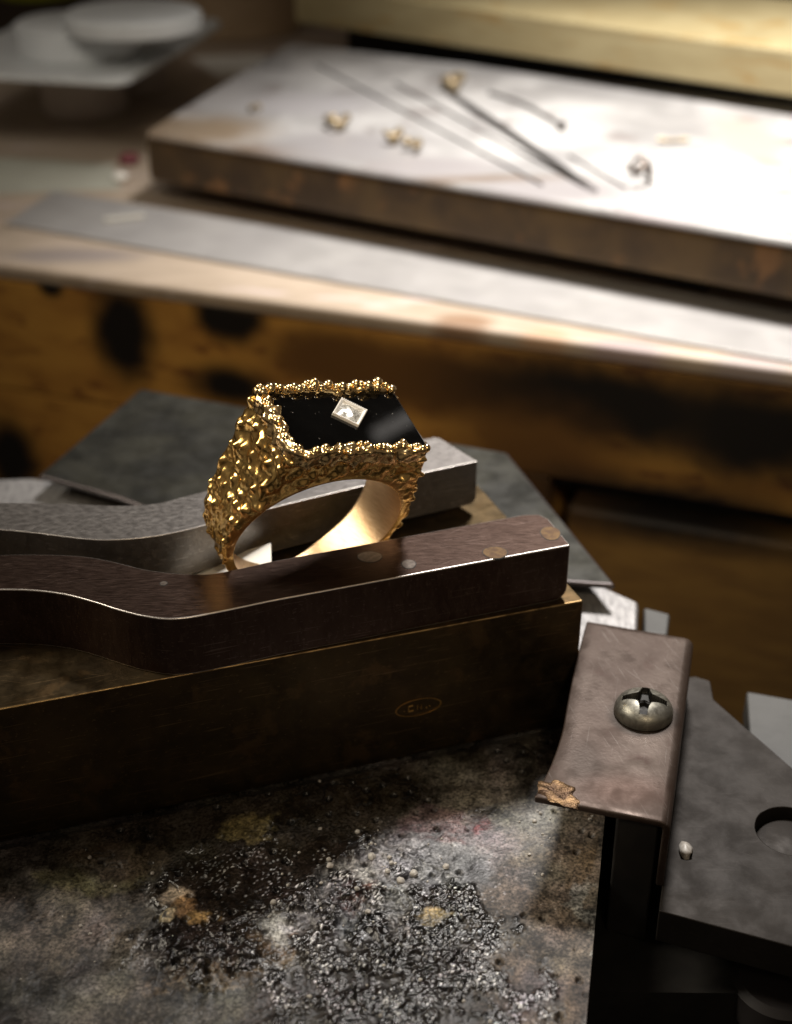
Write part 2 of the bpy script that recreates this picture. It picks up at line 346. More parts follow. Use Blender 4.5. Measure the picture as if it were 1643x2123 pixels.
# thick scorched board raised over the strip
Z1 = 0.40
bl_ = [at(300, 272, Z1), at(1643, 497, Z1), at(1643, 215, Z1), at(600, 88, Z1)]
P0, P1, P2, P3 = [b[:2] for b in bl_]
fd = (P1 - P0) / np.linalg.norm(P1 - P0); bd = (P2 - P3) / np.linalg.norm(P2 - P3)
wb = thing('work_board', (*P0, -1), 'thick scorched wooden work board with pale worn top, tools and gold scraps on it', 'wooden board')
mk = []
for (u, v, ru, rv, c) in ((330, 262, 60, 22, (0.16, 0.11, 0.07)), (560, 310, 130, 12, (0.17, 0.12, 0.08)), (640, 215, 130, 22, (0.36, 0.35, 0.36)), (470, 180, 60, 40, (0.33, 0.32, 0.32)), (1000, 370, 180, 8, (0.18, 0.14, 0.11)), (700, 300, 150, 30, (0.27, 0.26, 0.265)), (430, 270, 120, 30, (0.22, 0.17, 0.12)), (900, 345, 130, 20, (0.28, 0.265, 0.27)), (1150, 395, 160, 24, (0.28, 0.265, 0.27)), (1450, 440, 160, 20, (0.4, 0.36, 0.37)), (1560, 290, 60, 50, (0.42, 0.36, 0.32))):
    p, q, r = at(u, v, Z1), at(u + ru, v, Z1), at(u, v + rv, Z1); mk.append(((p[0] - P0[0], p[1] - P0[1], Z1 + 1), (abs(q[0] - p[0]), abs(p[1] - r[1]), 1.0), c, 0.6))
M_wb_top = mat('worn board top', (0.48, 0.475, 0.47), (0.27, 0.265, 0.265), 0.45, 0.40, bump=0.10, bscale=5, spots=mk, scratch=(0.30, 0.29, 0.29), rot=0.55, c3=(0.24, 0.22, 0.215), s3=0.9)
M_wb = mat('scorched board side', (0.115, 0.070, 0.026), (0.055, 0.032, 0.014), 0.8, 0.6, bump=0.15, bscale=6, c3=(0.20, 0.10, 0.035), s3=1.0)
prism('board_body', [tuple(P0), tuple(P1 + fd * 4), tuple(P2 + bd * 4), tuple(P3)], -0.55, Z1 - 0.15, M_wb, wb, bevel=0.10, seg=3)
prism('board_top', [tuple(P0 + fd * 0.01), tuple(P1 + fd * 4), tuple(P2 + bd * 4), tuple(P3)], Z1 - 0.148, Z1, M_wb_top, wb, bevel=0.11, seg=4)
c = (P0 + P1 + P2 + P3) / 4
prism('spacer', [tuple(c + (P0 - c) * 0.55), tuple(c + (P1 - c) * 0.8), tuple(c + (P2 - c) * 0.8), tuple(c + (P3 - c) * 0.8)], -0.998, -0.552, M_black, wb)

# pale plank behind
ZB = 0.78
Q0, Q1 = at(612, 46, ZB)[:2], at(1640, 201, ZB)[:2]
qd = (Q1 - Q0) / np.linalg.norm(Q1 - Q0); qn = np.array([-qd[1], qd[0]])
pk = thing('plank', (*Q0, ZB), 'pale yellow wooden plank with blunt front edge lying behind the scorched work board', 'plank')
prism('plank_body', [tuple(Q0), tuple(Q1 + qd * 5), tuple(Q1 + qd * 5 + qn * 5.2), tuple(Q0 + qn * 5.2)], ZB, ZB + 0.86, M_plank, pk, bevel=0.05, seg=3)
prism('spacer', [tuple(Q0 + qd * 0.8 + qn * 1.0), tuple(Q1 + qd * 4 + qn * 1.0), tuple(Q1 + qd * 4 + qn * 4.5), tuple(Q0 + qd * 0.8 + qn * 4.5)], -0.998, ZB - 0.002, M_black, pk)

# wires and needles on the board
for (a, b, r, lab) in (((655, 133), (1125, 383), 0.022, 'longest thin grey wire, leftmost of the wires fanned over the work board'),
                       ((820, 172), (1215, 388), 0.022, 'thin straight grey wire lying second from the left on the work board'),
                       ((930, 190), (1238, 395), 0.065, 'dark thick needle tapering across the middle of the work board'),
                       ((1180, 322), (1300, 390), 0.022, 'short thin wire lying beside the hooked gold scrap')):
    p, q = at(*a, Z1 + r), at(*b, Z1 + r); pts = [p + (q - p) * t for t in np.linspace(0, 1, 6)]
    rr = np.array([0.5, 1, 1, 0.9, 0.7, 0.3]) * r if r > 0.05 else r
    tag(tube('wire', pts, rr, M_wire, loc=tuple(p)), lab, 'wire', 'wires on the work board')
hp = thing('head_pin', tuple(at(1170, 262, Z1)), 'curved thin pin with a round head lying on the work board', 'pin')
tube('shank', spline([at(1015, 192, Z1 + .04), at(1080, 212, Z1 + .05), at(1130, 238, Z1 + .05), at(1160, 256, Z1 + .06)], 10), 0.03, M_wire, hp)
lathe('head', at(1165, 260, Z1 + 0.1), [(0.001, -.1), (0.07, -.07), (0.1, 0), (0.07, 0.07), (0.001, .1)], M_wire, hp, n=16)
def curl(name, u, v, R, r, turns, ph, m, lab, rise=0.0):
    c = at(u, v, Z1 + r); t = np.linspace(ph, ph + turns * 2 * np.pi, 26)
    k = np.linspace(1, 0.7, 26)
    pts = np.stack([c[0] + R * k * np.cos(t), c[1] + R * 1.2 * k * np.sin(t), c[2] + rise * np.abs(np.sin(t * 1.3)) + 0.01], 1)
    tag(tube(name, pts, r * (0.8 + 0.3 * np.sin(t * 3)), m, loc=tuple(c)), lab, 'gold scrap', 'gold scraps on the work board')
curl('gold_scrap', 940, 178, 0.20, 0.11, 0.8, 0.5, M_scrap, 'bright yellow gold scrap at the far end of the dark needle', 0.15)
curl('gold_scrap', 702, 258, 0.22, 0.08, 0.9, 1.8, M_scrap, 'curled gold scrap with a dark hollow, left on the work board', 0.15)
curl('gold_scrap', 815, 285, 0.16, 0.09, 0.6, 3.5, M_scrap, 'small shiny gold scrap right of the curled one', 0.1)
curl('gold_scrap', 855, 305, 0.14, 0.08, 0.7, 5.0, M_scrap, 'smaller gold scrap nearest the front edge of the work board', 0.08)
curl('gold_scrap', 1320, 368, 0.26, 0.07, 0.68, -2.0, M_pin, 'dull hooked scrap of wire standing near the right front of the work board', 0.25)
curl('gold_scrap', 528, 228, 0.10, 0.05, 0.6, 0.3, M_scrap, 'tiny gold scrap near the left end of the work board', 0.06)
p, q = at(1365, 290, Z1 + .04), at(1425, 290, Z1 + .04)
tag(tube('metal_chip', [p, p * .7 + q * .3 + np.array([0, -.05, 0]), p * .3 + q * .7 + np.array([0, -.03, 0]), q], [0.05, 0.03, 0.03, 0.055], M_scrap, loc=tuple(p)), 'small dumbbell shaped metal chip alone on the bright right side of the board', 'metal chip')

# pots, lids and papers at the left
def pot(name, u, v, R, H, m, lab, cat, flare=1.0, z=-1.0, group=None):
    c = at(u, v, z)
    return tag(lathe(name, c, [(R * 0.94, 0.004), (R, 0.08), (R * flare, H * 0.9), (R * flare * 0.98, H), (R * flare * 0.9, H), (R * 0.88, H * 0.75), (0.001, H * 0.75)], m, loc=tuple(c)), lab, cat, group)
ZT = 0.75
pot('ivory_pot', 180, 231, 0.99, ZT + 0.996, M_cup, 'round ivory pot under the front of the white square lid', 'pot', 1.03)
pot('ivory_pot', 268, 186, 0.95, ZT + 0.996, M_cup, 'round ivory pot behind, under the right side of the white square lid', 'pot', 1.03)
T = [at(u, v, ZT + 0.12)[:2] for u, v in ((258, 170), (470, 40))]
e1 = (T[1] - T[0]); e1 /= np.linalg.norm(e1); e0 = at(-40, 152, ZT + .12)[:2] - T[0]; e0 /= np.linalg.norm(e0)
L1 = np.linalg.norm(T[1] - T[0])
corner = [T[0] + e0 * 0.0 + e1 * 0.0, T[1], T[1] + e0 * 4.6, T[0] + e0 * 4.6]
rp_ = []
for i in range(4):
    p, a, b = corner[i], corner[i - 1], corner[(i + 1) % 4]
    da, db = (a - p) / np.linalg.norm(a - p), (b - p) / np.linalg.norm(b - p)
    for s in np.linspace(0, 1, 6): rp_.append(tuple(p + da * 0.6 * (1 - s) ** 2 + db * 0.6 * s ** 2))
tray = thing('square_lid', (*T[0], ZT), 'white square plastic lid with rounded corners resting on two ivory pots', 'lid')
prism('lid_plate', rp_, ZT, ZT + 0.13, M_white, tray, bevel=0.03)
c = at(165, 108, ZT + 0.13)
tag(lathe('round_tin', (c[0], c[1], ZT + 0.134), [(1.28, 0), (1.32, 0.05), (1.32, 0.60), (1.22, 0.66), (0.001, 0.66)], M_white, loc=(c[0], c[1], ZT + .134)), 'low round white tin standing on the square lid, left', 'tin')
c = at(258, 72, ZT + 0.80)
tag(lathe('round_dish', (c[0] + .1, c[1] + .6, ZT + 0.80), [(1.35, 0), (1.42, 0.05), (1.42, 0.30), (1.34, 0.36), (0.001, 0.36)], M_white, loc=(c[0], c[1], ZT + .8)), 'round white dish stacked on top of the low round tin', 'dish')
c = at(60, 60, -1)
tag(lathe('yellow_jar', (c[0] - 1.0, c[1] + 6, -0.996), [(1.4, 0), (1.45, .1), (1.45, 3.2), (1.2, 3.5), (0.001, 3.5)], M_yellow, loc=(c[0], c[1], -1)), 'yellow green jar standing far back behind the white tins', 'jar')
pot('beige_pot', 492, 62, 1.9, 2.6, M_beige, 'beige round pot standing behind the square lid, left of the pale plank', 'pot', 1.02)
c = at(585, 60, -1)
tag(prism('wooden_block', [(c[0] - .4, c[1] + 1.2), (c[0] + 2.4, c[1] + .6), (c[0] + 2.8, c[1] + 3), (c[0], c[1] + 3.6)], -0.998, 2.6, mat('red brown wood', (0.085, 0.028, 0.012), (0.05, 0.018, 0.008), 1, 0.6), loc=(c[0], c[1], -1), bevel=0.05), 'dark red brown wooden block between the beige pot and the pale plank', 'block')
def sheet(name, px, z, m, lab, cat): pts = xy(px, z); return tag(prism(name, pts, z - 0.004, z, m, loc=(*pts[0], z)), lab, cat)
sheet('paper_sheet', [(-60, 322), (235, 340), (250, 392), (-80, 405)], -0.990, M_sheet, 'pale greenish paper lying on the bench left of the work board', 'paper')
sheet('paper_label', [(395, 118), (545, 112), (600, 140), (455, 163)], -0.990, M_paper, 'bright white paper lying behind the left end of the work board', 'paper')
c = at(268, 330, -0.9); tag(lathe('red_bead', c, [(0.001, -.12), (0.16, -.09), (0.23, 0), (0.16, .1), (0.001, .13)], M_red, loc=tuple(c), n=24), 'small dark red bead against the left end of the work board', 'bead')
c = at(250, 366, -0.9); tag(lathe('white_bead', c, [(0.001, -.09), (0.12, -.06), (0.16, 0), (0.12, .06), (0.001, .09)], M_paper, loc=tuple(c), n=24), 'small white bead in front of the red bead', 'bead')

# ------------------------------------------------------------------ vise parts
# dark chamfered plate behind the ring
pl = xy([(80, 985), (292, 805), (1052, 938), (1278, 1213), (1180, 1206)], -0.8) + [(1.35, 12.9), (1.0, 13.6), (-2.2, 13.75), (-3.3, 14.52)]
plate = thing('tool_plate', (-1, 15, -0.8), 'dark flat steel plate with angled corners lying behind the ring', 'steel plate')
prism('plate_body', pl, -0.87, -0.8, M_plate, plate, mats=[M_plate, M_plate_edge], bevel=0.045, seg=2, bmat=1)
# light brushed base under it
bs = [(-8.5, 15.3)] + xy([(0, 992), (70, 990), (150, 1002)], -1.1) + [(-3.0, 15.1), (1.6, 13.7)] + xy([(1325, 1247), (1322, 1312)], -1.1) + [(2.38, 11.75), (1.95, 11.6), (1.05, 13.62), (-8.5, 10.6)]
tag(prism('steel_slab', bs, -2.098, -1.1, M_base, loc=(0, 13, -1.7), bevel=0.05, seg=3), 'light brushed steel slab under the dark plate, seen at both ends', 'steel slab')
tag(prism('steel_cube', xy([(1335, 1258), (1390, 1272), (1385, 1316), (1335, 1312)], -1.25), -2.0, -1.25, M_grey_light, loc=(*at(1350, 1290, -1.25)[:2], -2.0), bevel=0.03), 'small grey steel block just behind the brown bracket', 'steel block')

# brass block
zb = -1.45
e = np.array([1.782, 11.099]); f = np.array([-3.361, 9.44]); dj = (f - e) / np.linalg.norm(f - e)
g = np.array([0.888, 13.378])
block = thing('brass_block', (-0.8, 11.5, zb), 'dark brass block under the two jaws, with an oval stamp on its front', 'metal block')
prism('block_body', [tuple(e), tuple(e + dj * 9), tuple(g + dj * 8.2), tuple(g)], zb, 0.0, M_block, block, mats=[M_block, M_brass], bevel=0.014, seg=2, bmat=1)
# oval stamp standing proud on the front
fn = np.array([dj[1], -dj[0], 0]); fn = fn if fn[1] < 0 else -fn; f3 = np.array([-dj[0], -dj[1], 0]); e3 = np.array([e[0], e[1], 0])
sc = on_plane(868, 1466, e3, fn)
stamp = mesh_obj('stamp', *(lambda t: ((lambda V: (V, grid_faces(len(t), 4, cu=True, cv=True)))(np.concatenate([[sc + f3 * (0.225 * k * math.cos(x)) + np.array([0, 0, 1]) * (0.095 * k * math.sin(x)) + fn * h for (k, h) in ((1.03, -.004), (1.03, .005), (0.97, .005), (0.97, -.004))] for x in t]))))(np.linspace(0, 2 * np.pi, 64, endpoint=False)), M_stamp, block)
def bar_on(a0, b0, a1, b1, w):
    A, B = sc + f3 * a0 + np.array([0, 0, b0]), sc + f3 * a1 + np.array([0, 0, b1])
    return tube('stamp_mark', [A, (A + B) / 2, B], w, M_stamp, stamp, n=6)
for args in ((-.10, -.03, -.10, .03, .006), (-.10, -.03, -.05, -.028, .007), (-.10, .03, -.055, .032, .007), (-.01, -.03, -.01, .025, .006), (-.01, .025, .03, -.03, .006), (.03, -.03, .03, .025, .006), (.075, -.025, .085, -.02, .008), (.11, -.015, .118, -.01, .007), (-.145, -.02, -.14, -.015, .007)):
    bar_on(*args)
pv = [(-2.12, 11.16, 0.006), (-1.95, 11.72, 0.006), (-1.22, 11.66, 0.30), (-1.16, 11.02, 0.33)]  # white slip added for the lit block top, tilted to catch light
tag(fix_normals(mesh_obj('lit_top_sliver', pv + [(x, y, z - 0.004) for x, y, z in pv], [(0, 1, 2, 3), (7, 6, 5, 4), (0, 4, 5, 1), (1, 5, 6, 2), (2, 6, 7, 3), (3, 7, 4, 0)], M_paper, loc=(-1.6, 11.4, 0))), 'white sliver standing in for the lit top of the brass block under the left shank of the ring', 'paper')

# pliers: two S curved jaws
pliers = thing('pliers', (-1.5, 11.2, 0.6), 'steel pliers lying open, its two S curved jaws on either side of the ring', 'pliers')
HJ = 0.6
fr = xy([(0, 1222), (60, 1223), (130, 1231), (190, 1246), (250, 1265), (300, 1277), (350, 1283), (390, 1280), (450, 1269), (560, 1246)], HJ)
re = xy([(0, 1150), (60, 1149), (120, 1150), (180, 1154), (240, 1165), (300, 1180), (350, 1187), (400, 1190), (440, 1189), (480, 1182), (560, 1164)], HJ)
fr = [(-6.2, 10.15), (-4.4, 10.33)] + fr; re = [(-6.2, 10.75), (-4.4, 10.93)] + re
A = [tuple(p) for p in spline(fr, 60)] + xy([(1183, 1130)], HJ); B = [tuple(p) for p in spline(re, 60)] + xy([(1085, 1067), (1118, 1066), (1138, 1076)], HJ)
jw = prism('jaw', A + B[::-1], 0.002, HJ, M_jaw_brown, pliers, mats=[M_jaw_brown, M_edge], bevel=0.013, seg=2, bmat=1); round_end(jw, A[-1], B[-1], 0.002, 0.13); jw['label'] = 'brown front jaw with round pin ends in its top'
rf = xy([(0, 1098), (70, 1104), (140, 1113), (200, 1119), (270, 1117), (330, 1110), (380, 1100), (420, 1090), (600, 1044), (750, 1008)], HJ)
rr = xy([(0, 1042), (70, 1043), (140, 1044), (200, 1047), (270, 1048), (330, 1043), (380, 1030), (420, 1020)], HJ)
rf = [(-6.2, 11.4), (-4.6, 11.42)] + rf; rr = [(-6.2, 12.0), (-4.6, 11.95)] + rr
A = [tuple(p) for p in spline(rf, 60)] + xy([(990, 956)], HJ); B = [tuple(p) for p in spline(rr, 40)] + xy([(900, 906), (912, 908)], HJ)
jg = prism('jaw', A + B[::-1], 0.10, HJ, M_jaw_grey, pliers, mats=[M_jaw_grey, M_edge], bevel=0.013, seg=2, bmat=1); round_end(jg, A[-1], B[-1], 0.10, 0.08); jg['label'] = 'grey rear jaw'
for (u, v, ru, rv, m) in ((767, 1155, 25, 11, M_pin), (848, 1170, 14, 9, M_pin), (1027, 1146, 25, 12, M_pin_brass), (1142, 1106, 20, 14, M_pin_brass), (340, 1210, 7, 4, M_pin)):
    c = at(u, v, HJ); a = at(u + ru, v, HJ)[0] - c[0]; b = abs(at(u, v + rv, HJ)[1] - c[1])
    t = np.linspace(0, 2 * np.pi, 28, endpoint=False)
    prism('pin', [(c[0] + a * (1 + .04 * math.sin(3 * x)) * math.cos(x), c[1] + b * math.sin(x)) for x in t], HJ - 0.02, HJ + 0.004, m, jw)
    prism('pin_seam', [(c[0] + (a + .008) * (1 + .04 * math.sin(3 * x)) * math.cos(x), c[1] + (b + .008) * math.sin(x)) for x in t], HJ - 0.02, HJ + 0.0015, M_black, jw)

# bent bracket with screw
ZK = -0.60
bk = thing('bracket', tuple(at(1300, 1500, ZK)), 'brown sheet metal bracket with bent right edge held by a cross head screw', 'bracket')
lf = spline(xy([(1108, 1652), (1140, 1590), (1162, 1530), (1180, 1440), (1200, 1350), (1217, 1287)], ZK), 40)
rt = np.array([np.array(xy([(1392, 1708)], ZK)[0]) * (1 - t) + np.array(xy([(1440, 1325)], ZK)[0]) * t for t in np.linspace(0, 1, 40)])
V = []; rb = 0.09
for i in range(40):
    l, r = lf[i], rt[i]; dx = (r - l) / np.linalg.norm(r - l); W_ = np.linalg.norm(r - l) - rb
    for s in np.linspace(0, 1, 8): V.append((*(l + dx * W_ * s), ZK))
    for a in (22, 45, 68, 90): V.append((*(l + dx * (W_ + rb * math.sin(math.radians(a)))), ZK - rb * (1 - math.cos(math.radians(a)))))
    for dz in (0.2, 0.62): V.append((*(l + dx * (W_ + rb)), ZK - rb - dz))
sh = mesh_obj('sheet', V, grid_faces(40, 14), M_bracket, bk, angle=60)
fix_normals(sh)
if sum(p.normal.z for p in sh.data.polygons) < 0: sh.data.flip_normals()
sd = sh.modifiers.new('thick', 'SOLIDIFY'); sd.thickness = 0.065; sd.offset = -1
bv = sh.modifiers.new('bevel', 'BEVEL'); bv.width = 0.016; bv.segments = 2; bv.limit_method = 'ANGLE'; bv.angle_limit = math.radians(50)
# pan head screw with a cross recess
c = at(1334, 1478, ZK); R = 0.268; H = 0.185
nr, na = 70, 192; V = []; rec = []
for i in range(nr + 1):
    q = i / nr; r = R * math.sin(min(1, q) * math.pi / 2) if q < 1 else R
    z = H * (math.cos(q * math.pi / 2) ** 0.75)
    for j in range(na):
        t = 2 * math.pi * j / na + math.radians(12); x, y = r * math.cos(t), r * math.sin(t)
        hx, hy = abs(x), abs(y)
        def arm(l, w): return max(0.0, 1 - l / 0.20) ** 0.25 * (1.0 if w < 0.032 + 0.062 * (1 - l / 0.20) ** 2 else 0.0) if l < 0.20 else 0.0
        dpt = max(arm(hx, hy), arm(hy, hx)); 
        core = max(0.0, 1 - (hx + hy) / 0.085); rec.append(dpt)
        tt = t - math.radians(12) 
        V.append((c[0] + r * math.cos(tt), c[1] + r * math.sin(tt), ZK + 0.004 + z - 0.12 * dpt - 0.04 * (core > 0)))
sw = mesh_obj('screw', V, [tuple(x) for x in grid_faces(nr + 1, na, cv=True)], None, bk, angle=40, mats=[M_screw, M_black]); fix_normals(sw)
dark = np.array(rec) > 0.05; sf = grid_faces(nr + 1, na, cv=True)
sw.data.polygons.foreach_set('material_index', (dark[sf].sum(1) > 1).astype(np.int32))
# golden solder blob on the corner
c = at(1162, 1640, ZK); nb = 28; V = []
for i in range(nb):
    for j in range(nb):
        x, y = (i / (nb - 1) - .5) * 2, (j / (nb - 1) - .5) * 2
        V.append((c[0] + x * 0.17 - 0.02, c[1] + y * 0.15 - 0.02 - x * 0.07, max(0, 1 - (x * x + y * y) * (1 + 0.9 * math.sin(3.1 * math.atan2(y, x) + 1) * 0.5 + 0.3 * math.sin(7 * math.atan2(y, x)))) ** 0.5))
V = np.array(V); nzb = fbm(np.c_[V[:, :2] * 9, V[:, 2] * 0], 3, 5)
V[:, 2] = ZK - 0.004 + 0.030 * V[:, 2] * np.clip(0.75 + nzb * 0.9, 0.2, 2)
inside = V[:, 2] > ZK - 0.003
mesh_obj('solder', V, np.array([q for q in grid_faces(nb, nb) if V[q, 2].max() > ZK - 0.003]), M_solder, bk, angle=80)
tag(prism('post', [(1.87, 8.95), (2.20, 8.82), (2.62, 11.0), (2.30, 11.1)], -2.098, -0.67, M_black, loc=(2.2, 9.8, -2.1), bevel=0.02), 'black steel post directly under the brown bracket', 'post')

tag(prism('void_filler', [(-7.5, 8.35), (7.5, 8.2), (7.5, 10.2), (-7.5, 11)], -9.0, -2.1, M_black, loc=(0, 11, -9)), 'large black filler block added to darken the void below the grey plate and the soldering board', 'filler block')  # black block added to cover the lit floor and keep the void dark
# grey plate with a hole at the right
ZG = -1.30
gp = thing('grey_plate', (*at(1500, 1700, ZG)[:2], ZG), 'dull grey steel plate with a round hole, right of the brown bracket', 'steel plate')
out = xy([(1367, 1888), (1643, 1962), (1900, 2031), (1900, 1815), (1643, 1592), (1480, 1450), (1473, 1412), (1440, 1402), (1422, 1404)], ZG)
hc = at(1640, 1722, ZG)[:2]; hr = 0.31
hole = [(hc[0] + hr * math.cos(t), hc[1] + hr * math.sin(t)) for t in np.linspace(0, 2 * np.pi, 40, endpoint=False)]
bm = bmesh.new(); es = []; org = wloc(gp)
for loop in (out, hole):
    vs = [bm.verts.new((x - org.x, y - org.y, 0)) for x, y in loop]; es += [bm.edges.new((vs[i], vs[(i + 1) % len(vs)])) for i in range(len(vs))]
bmesh.ops.triangle_fill(bm, use_beauty=True, use_dissolve=False, edges=es)
ex = bmesh.ops.extrude_face_region(bm, geom=bm.faces[:])
bmesh.ops.translate(bm, vec=(0, 0, -0.35), verts=[v for v in ex['geom'] if isinstance(v, bmesh.types.BMVert)])
bmesh.ops.recalc_face_normals(bm, faces=bm.faces)
me = bpy.data.meshes.new('plate_body'); bm.to_mesh(me); bm.free()
finish(lin('plate_body', (0, 0, 0), gp, me), M_grey_plate, bevel=0.012)
lathe('hole_plug', (hc[0], hc[1], ZG - 0.13), [(0.285, -.06), (0.29, 0), (0.25, 0.02), (0.001, 0.03)], M_grey_plate, gp, n=40)
c = at(1421, 1768, ZG); crumb_at = c
fdir = np.array(out[1]) - np.array(out[0]); fdir /= np.linalg.norm(fdir)
ff = np.array(out[0]) + fdir * 0.02
tag(prism('pale_block', xy([(1548, 1432), (1760, 1470), (1760, 1720), (1556, 1560)], -1.75), -2.098, -1.75, M_grey_light, loc=(*at(1600, 1500, -1.75)[:2], -2.6), bevel=0.03), 'pale grey steel block behind the right end of the dull grey plate', 'steel block')
c = at(1600, 2010, -2.1)
tag(lathe('knob', (c[0] + .05, c[1] - .12, -2.45), [(0.36, 0), (0.42, .06), (0.42, .34), (0.36, .4), (0.001, .4)], mat('dark rubber', (0.03, 0.026, 0.026), rough=0.6), loc=(c[0], c[1], -2.5)), 'dark round knob below the front of the dull grey plate', 'knob')

# ------------------------------------------------------------------ scorched soldering board
nx, ny = 720, 440
BLc, BRc, TRc, TLc = np.array([-4.7, 6.3]), np.array([1.26, 6.3]), np.array([2.23, 11.35]), np.array([-4.7, 9.2])
s, t = np.meshgrid(np.linspace(0, 1, nx), np.linspace(0, 1, ny), indexing='ij'); s = s.ravel()[:, None]; t = t.ravel()[:, None]
G = (BLc * (1 - s) + BRc * s) * (1 - t) + (TLc * (1 - s) + TRc * s) * t
G3 = np.c_[G, np.zeros(len(G))]
wob = np.stack([fbm(G3 * 2.2, 4, 31), fbm(G3 * 2.2, 4, 41)], 1)
wob2 = np.stack([fbm(G3 * 13, 4, 53), fbm(G3 * 13, 4, 63)], 1)
Gw = G + wob * 0.22 + wob2 * 0.09; Gf = G + 0.10 * np.stack([fbm(G3 * 7, 3, 51), fbm(G3 * 7, 3, 61)], 1) + wob * 0.08
def patch(u, v, ru, rv, soft=0.35, rot=0.0, fine=False):
    c = at(u, v, zb); a = abs(at(u + ru, v, zb)[0] - c[0]); b = abs(at(u, v - rv, zb)[1] - c[1])
    soft = soft * (1.0 if fine else 0.55)
    q = (Gf if fine else Gw) - c[:2]; q = np.stack([q[:, 0] * math.cos(rot) + q[:, 1] * math.sin(rot), -q[:, 0] * math.sin(rot) + q[:, 1] * math.cos(rot)], 1)
    return sstep(1 + soft, 1 - soft, np.sqrt((q[:, 0] / a) ** 2 + (q[:, 1] / b) ** 2))
rng0 = np.random.default_rng(7)
n1, n2, n3 = fbm(G3 * 1.6, 5, 3), fbm(G3 * 5, 5, 5), fbm(G3 * 16, 4, 9)
fine = fbm(G3 * 45, 3, 15)
f1, f2, idc = worley(G3 / 0.052 + 0.20 * fbm(G3 * 12, 2, 77)[:, None], 3, True)
grit = np.clip(1 - (f1 / 0.66) ** 2, 0, 1) * (0.35 + idc)
b1, b2, _ = worley(G3 / 0.17 + 0.3 * wob[:, :1], 9, True)
bub = np.clip(1 - b1 / 0.42, 0, 1)
cells = np.clip((b2 - b1) * 2.2, 0, 1)
col = np.ones((len(G), 4)); h = 0.030 * n1 + 0.016 * n2 + 0.0045 * n3 + 0.0012 * fine
def setc(base, var=0.0):
    return np.array(base)[None, :] * (1 + var * n2[:, None] + 0.5 * var * n3[:, None])
C = setc((0.060, 0.054, 0.049), 0.8); rg = np.full(len(G), 0.42)
def lay(m, c, var, rough):
    global C, rg
    C = C * (1 - m[:, None]) + setc(c, var) * m[:, None]; rg = rg * (1 - m) + rough * m
# right side: bare board with streaks along its length
right = patch(1230, 1930, 260, 330, 0.25)
st = fbm(np.c_[G[:, 0] * 9 - G[:, 1] * 1.9, G[:, 1] * 1.3, G[:, 0] * 0], 4, 71)
lay(right, (0.145, 0.118, 0.094), 0.3, 0.62)
C = C * (1 + right[:, None] * 0.45 * st[:, None]); h = h * (1 - 0.55 * right) + 0.005 * right * st
lay(right * sstep(0.1, 0.5, st), (0.125, 0.094, 0.064), 0.3, 0.6)
lay(right * sstep(0.15, 0.5, fbm(G3 * 2.6, 3, 88)) , (0.10, 0.088, 0.088), 0.2, 0.6)
lay(patch(1245, 2010, 22, 190, 0.3), (0.26, 0.25, 0.23), 0.1, 0.6)
# ash, lilac and olive patches
lay(patch(120, 1900, 190, 90, 0.5), (0.11, 0.095, 0.08), 0.4, 0.6)
lay(patch(200, 1830, 110, 42, 0.4), (0.15, 0.135, 0.08), 0.3, 0.5)
lay(patch(330, 2080, 200, 60, 0.5), (0.11, 0.10, 0.085), 0.5, 0.55)
lay(patch(1000, 1690, 190, 95, 0.45), (0.17, 0.158, 0.135), 0.35, 0.5)
lay(patch(960, 1745, 120, 60, 0.5), (0.16, 0.135, 0.145), 0.4, 0.45)
lay(patch(1000, 1705, 22, 12, 0.5, fine=True), (0.15, 0.05, 0.055), 0.3, 0.4)
lay(patch(900, 1700, 60, 40, 0.5), (0.17, 0.12, 0.13), 0.4, 0.4)
ash = patch(760, 1840, 150, 75, 0.35); lay(ash, (0.19, 0.19, 0.20), 0.45, 0.5)
h += ash * 0.02 * (1 - cells)
lay(ash * (1 - cells) * 0.7, (0.34, 0.34, 0.35), 0.2, 0.5)
lay(patch(900, 1800, 110, 60, 0.4), (0.18, 0.18, 0.195), 0.4, 0.45)
lay(patch(745, 1850, 45, 30, 0.5), (0.16, 0.09, 0.08), 0.6, 0.35)
lay(patch(470, 2010, 130, 35, 0.4, 0.35), (0.15, 0.11, 0.07), 0.35, 0.42)
lay(patch(540, 1950, 60, 25, 0.5), (0.16, 0.105, 0.065), 0.3, 0.4)
clus0 = sstep(-0.3, 0.3, fbm(G3 * 2.5, 3, 261))
# black glassy crust
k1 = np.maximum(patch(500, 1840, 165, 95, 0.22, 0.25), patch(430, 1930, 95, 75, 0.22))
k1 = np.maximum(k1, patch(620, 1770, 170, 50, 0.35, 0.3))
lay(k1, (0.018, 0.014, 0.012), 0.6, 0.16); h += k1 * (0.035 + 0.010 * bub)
k2 = np.maximum(patch(790, 2040, 330, 210, 1.0, 0.15), patch(890, 1920, 140, 90, 1.0))
k2 = sstep(0.50, 1.0, k2 + 0.75 * n2 + 0.35 * n1 + 0.25 * n3)
lay(k2, (0.011, 0.009, 0.008), 0.5, 0.18); e1_, e2_, ed_ = worley(G3 / 0.030 + 0.2 * n3[:, None], 43, True); mixg = sstep(-0.15, 0.2, fbm(G3 * 3.3, 3, 281))
h += k2 * (0.006 + (0.013 * grit * mixg + 0.007 * np.clip(1 - (e1_ / 0.66) ** 2, 0, 1) * (0.4 + ed_) * (1 - mixg)) * (0.5 + clus0) + 0.008 * n3)
clus = sstep(-0.25, 0.25, fbm(G3 * 4.5, 3, 251))
glints = sstep(-0.1, 0.15, fbm(np.c_[G[:, 0] * 60, G[:, 1] * 26, G[:, 0] * 0], 2, 271))
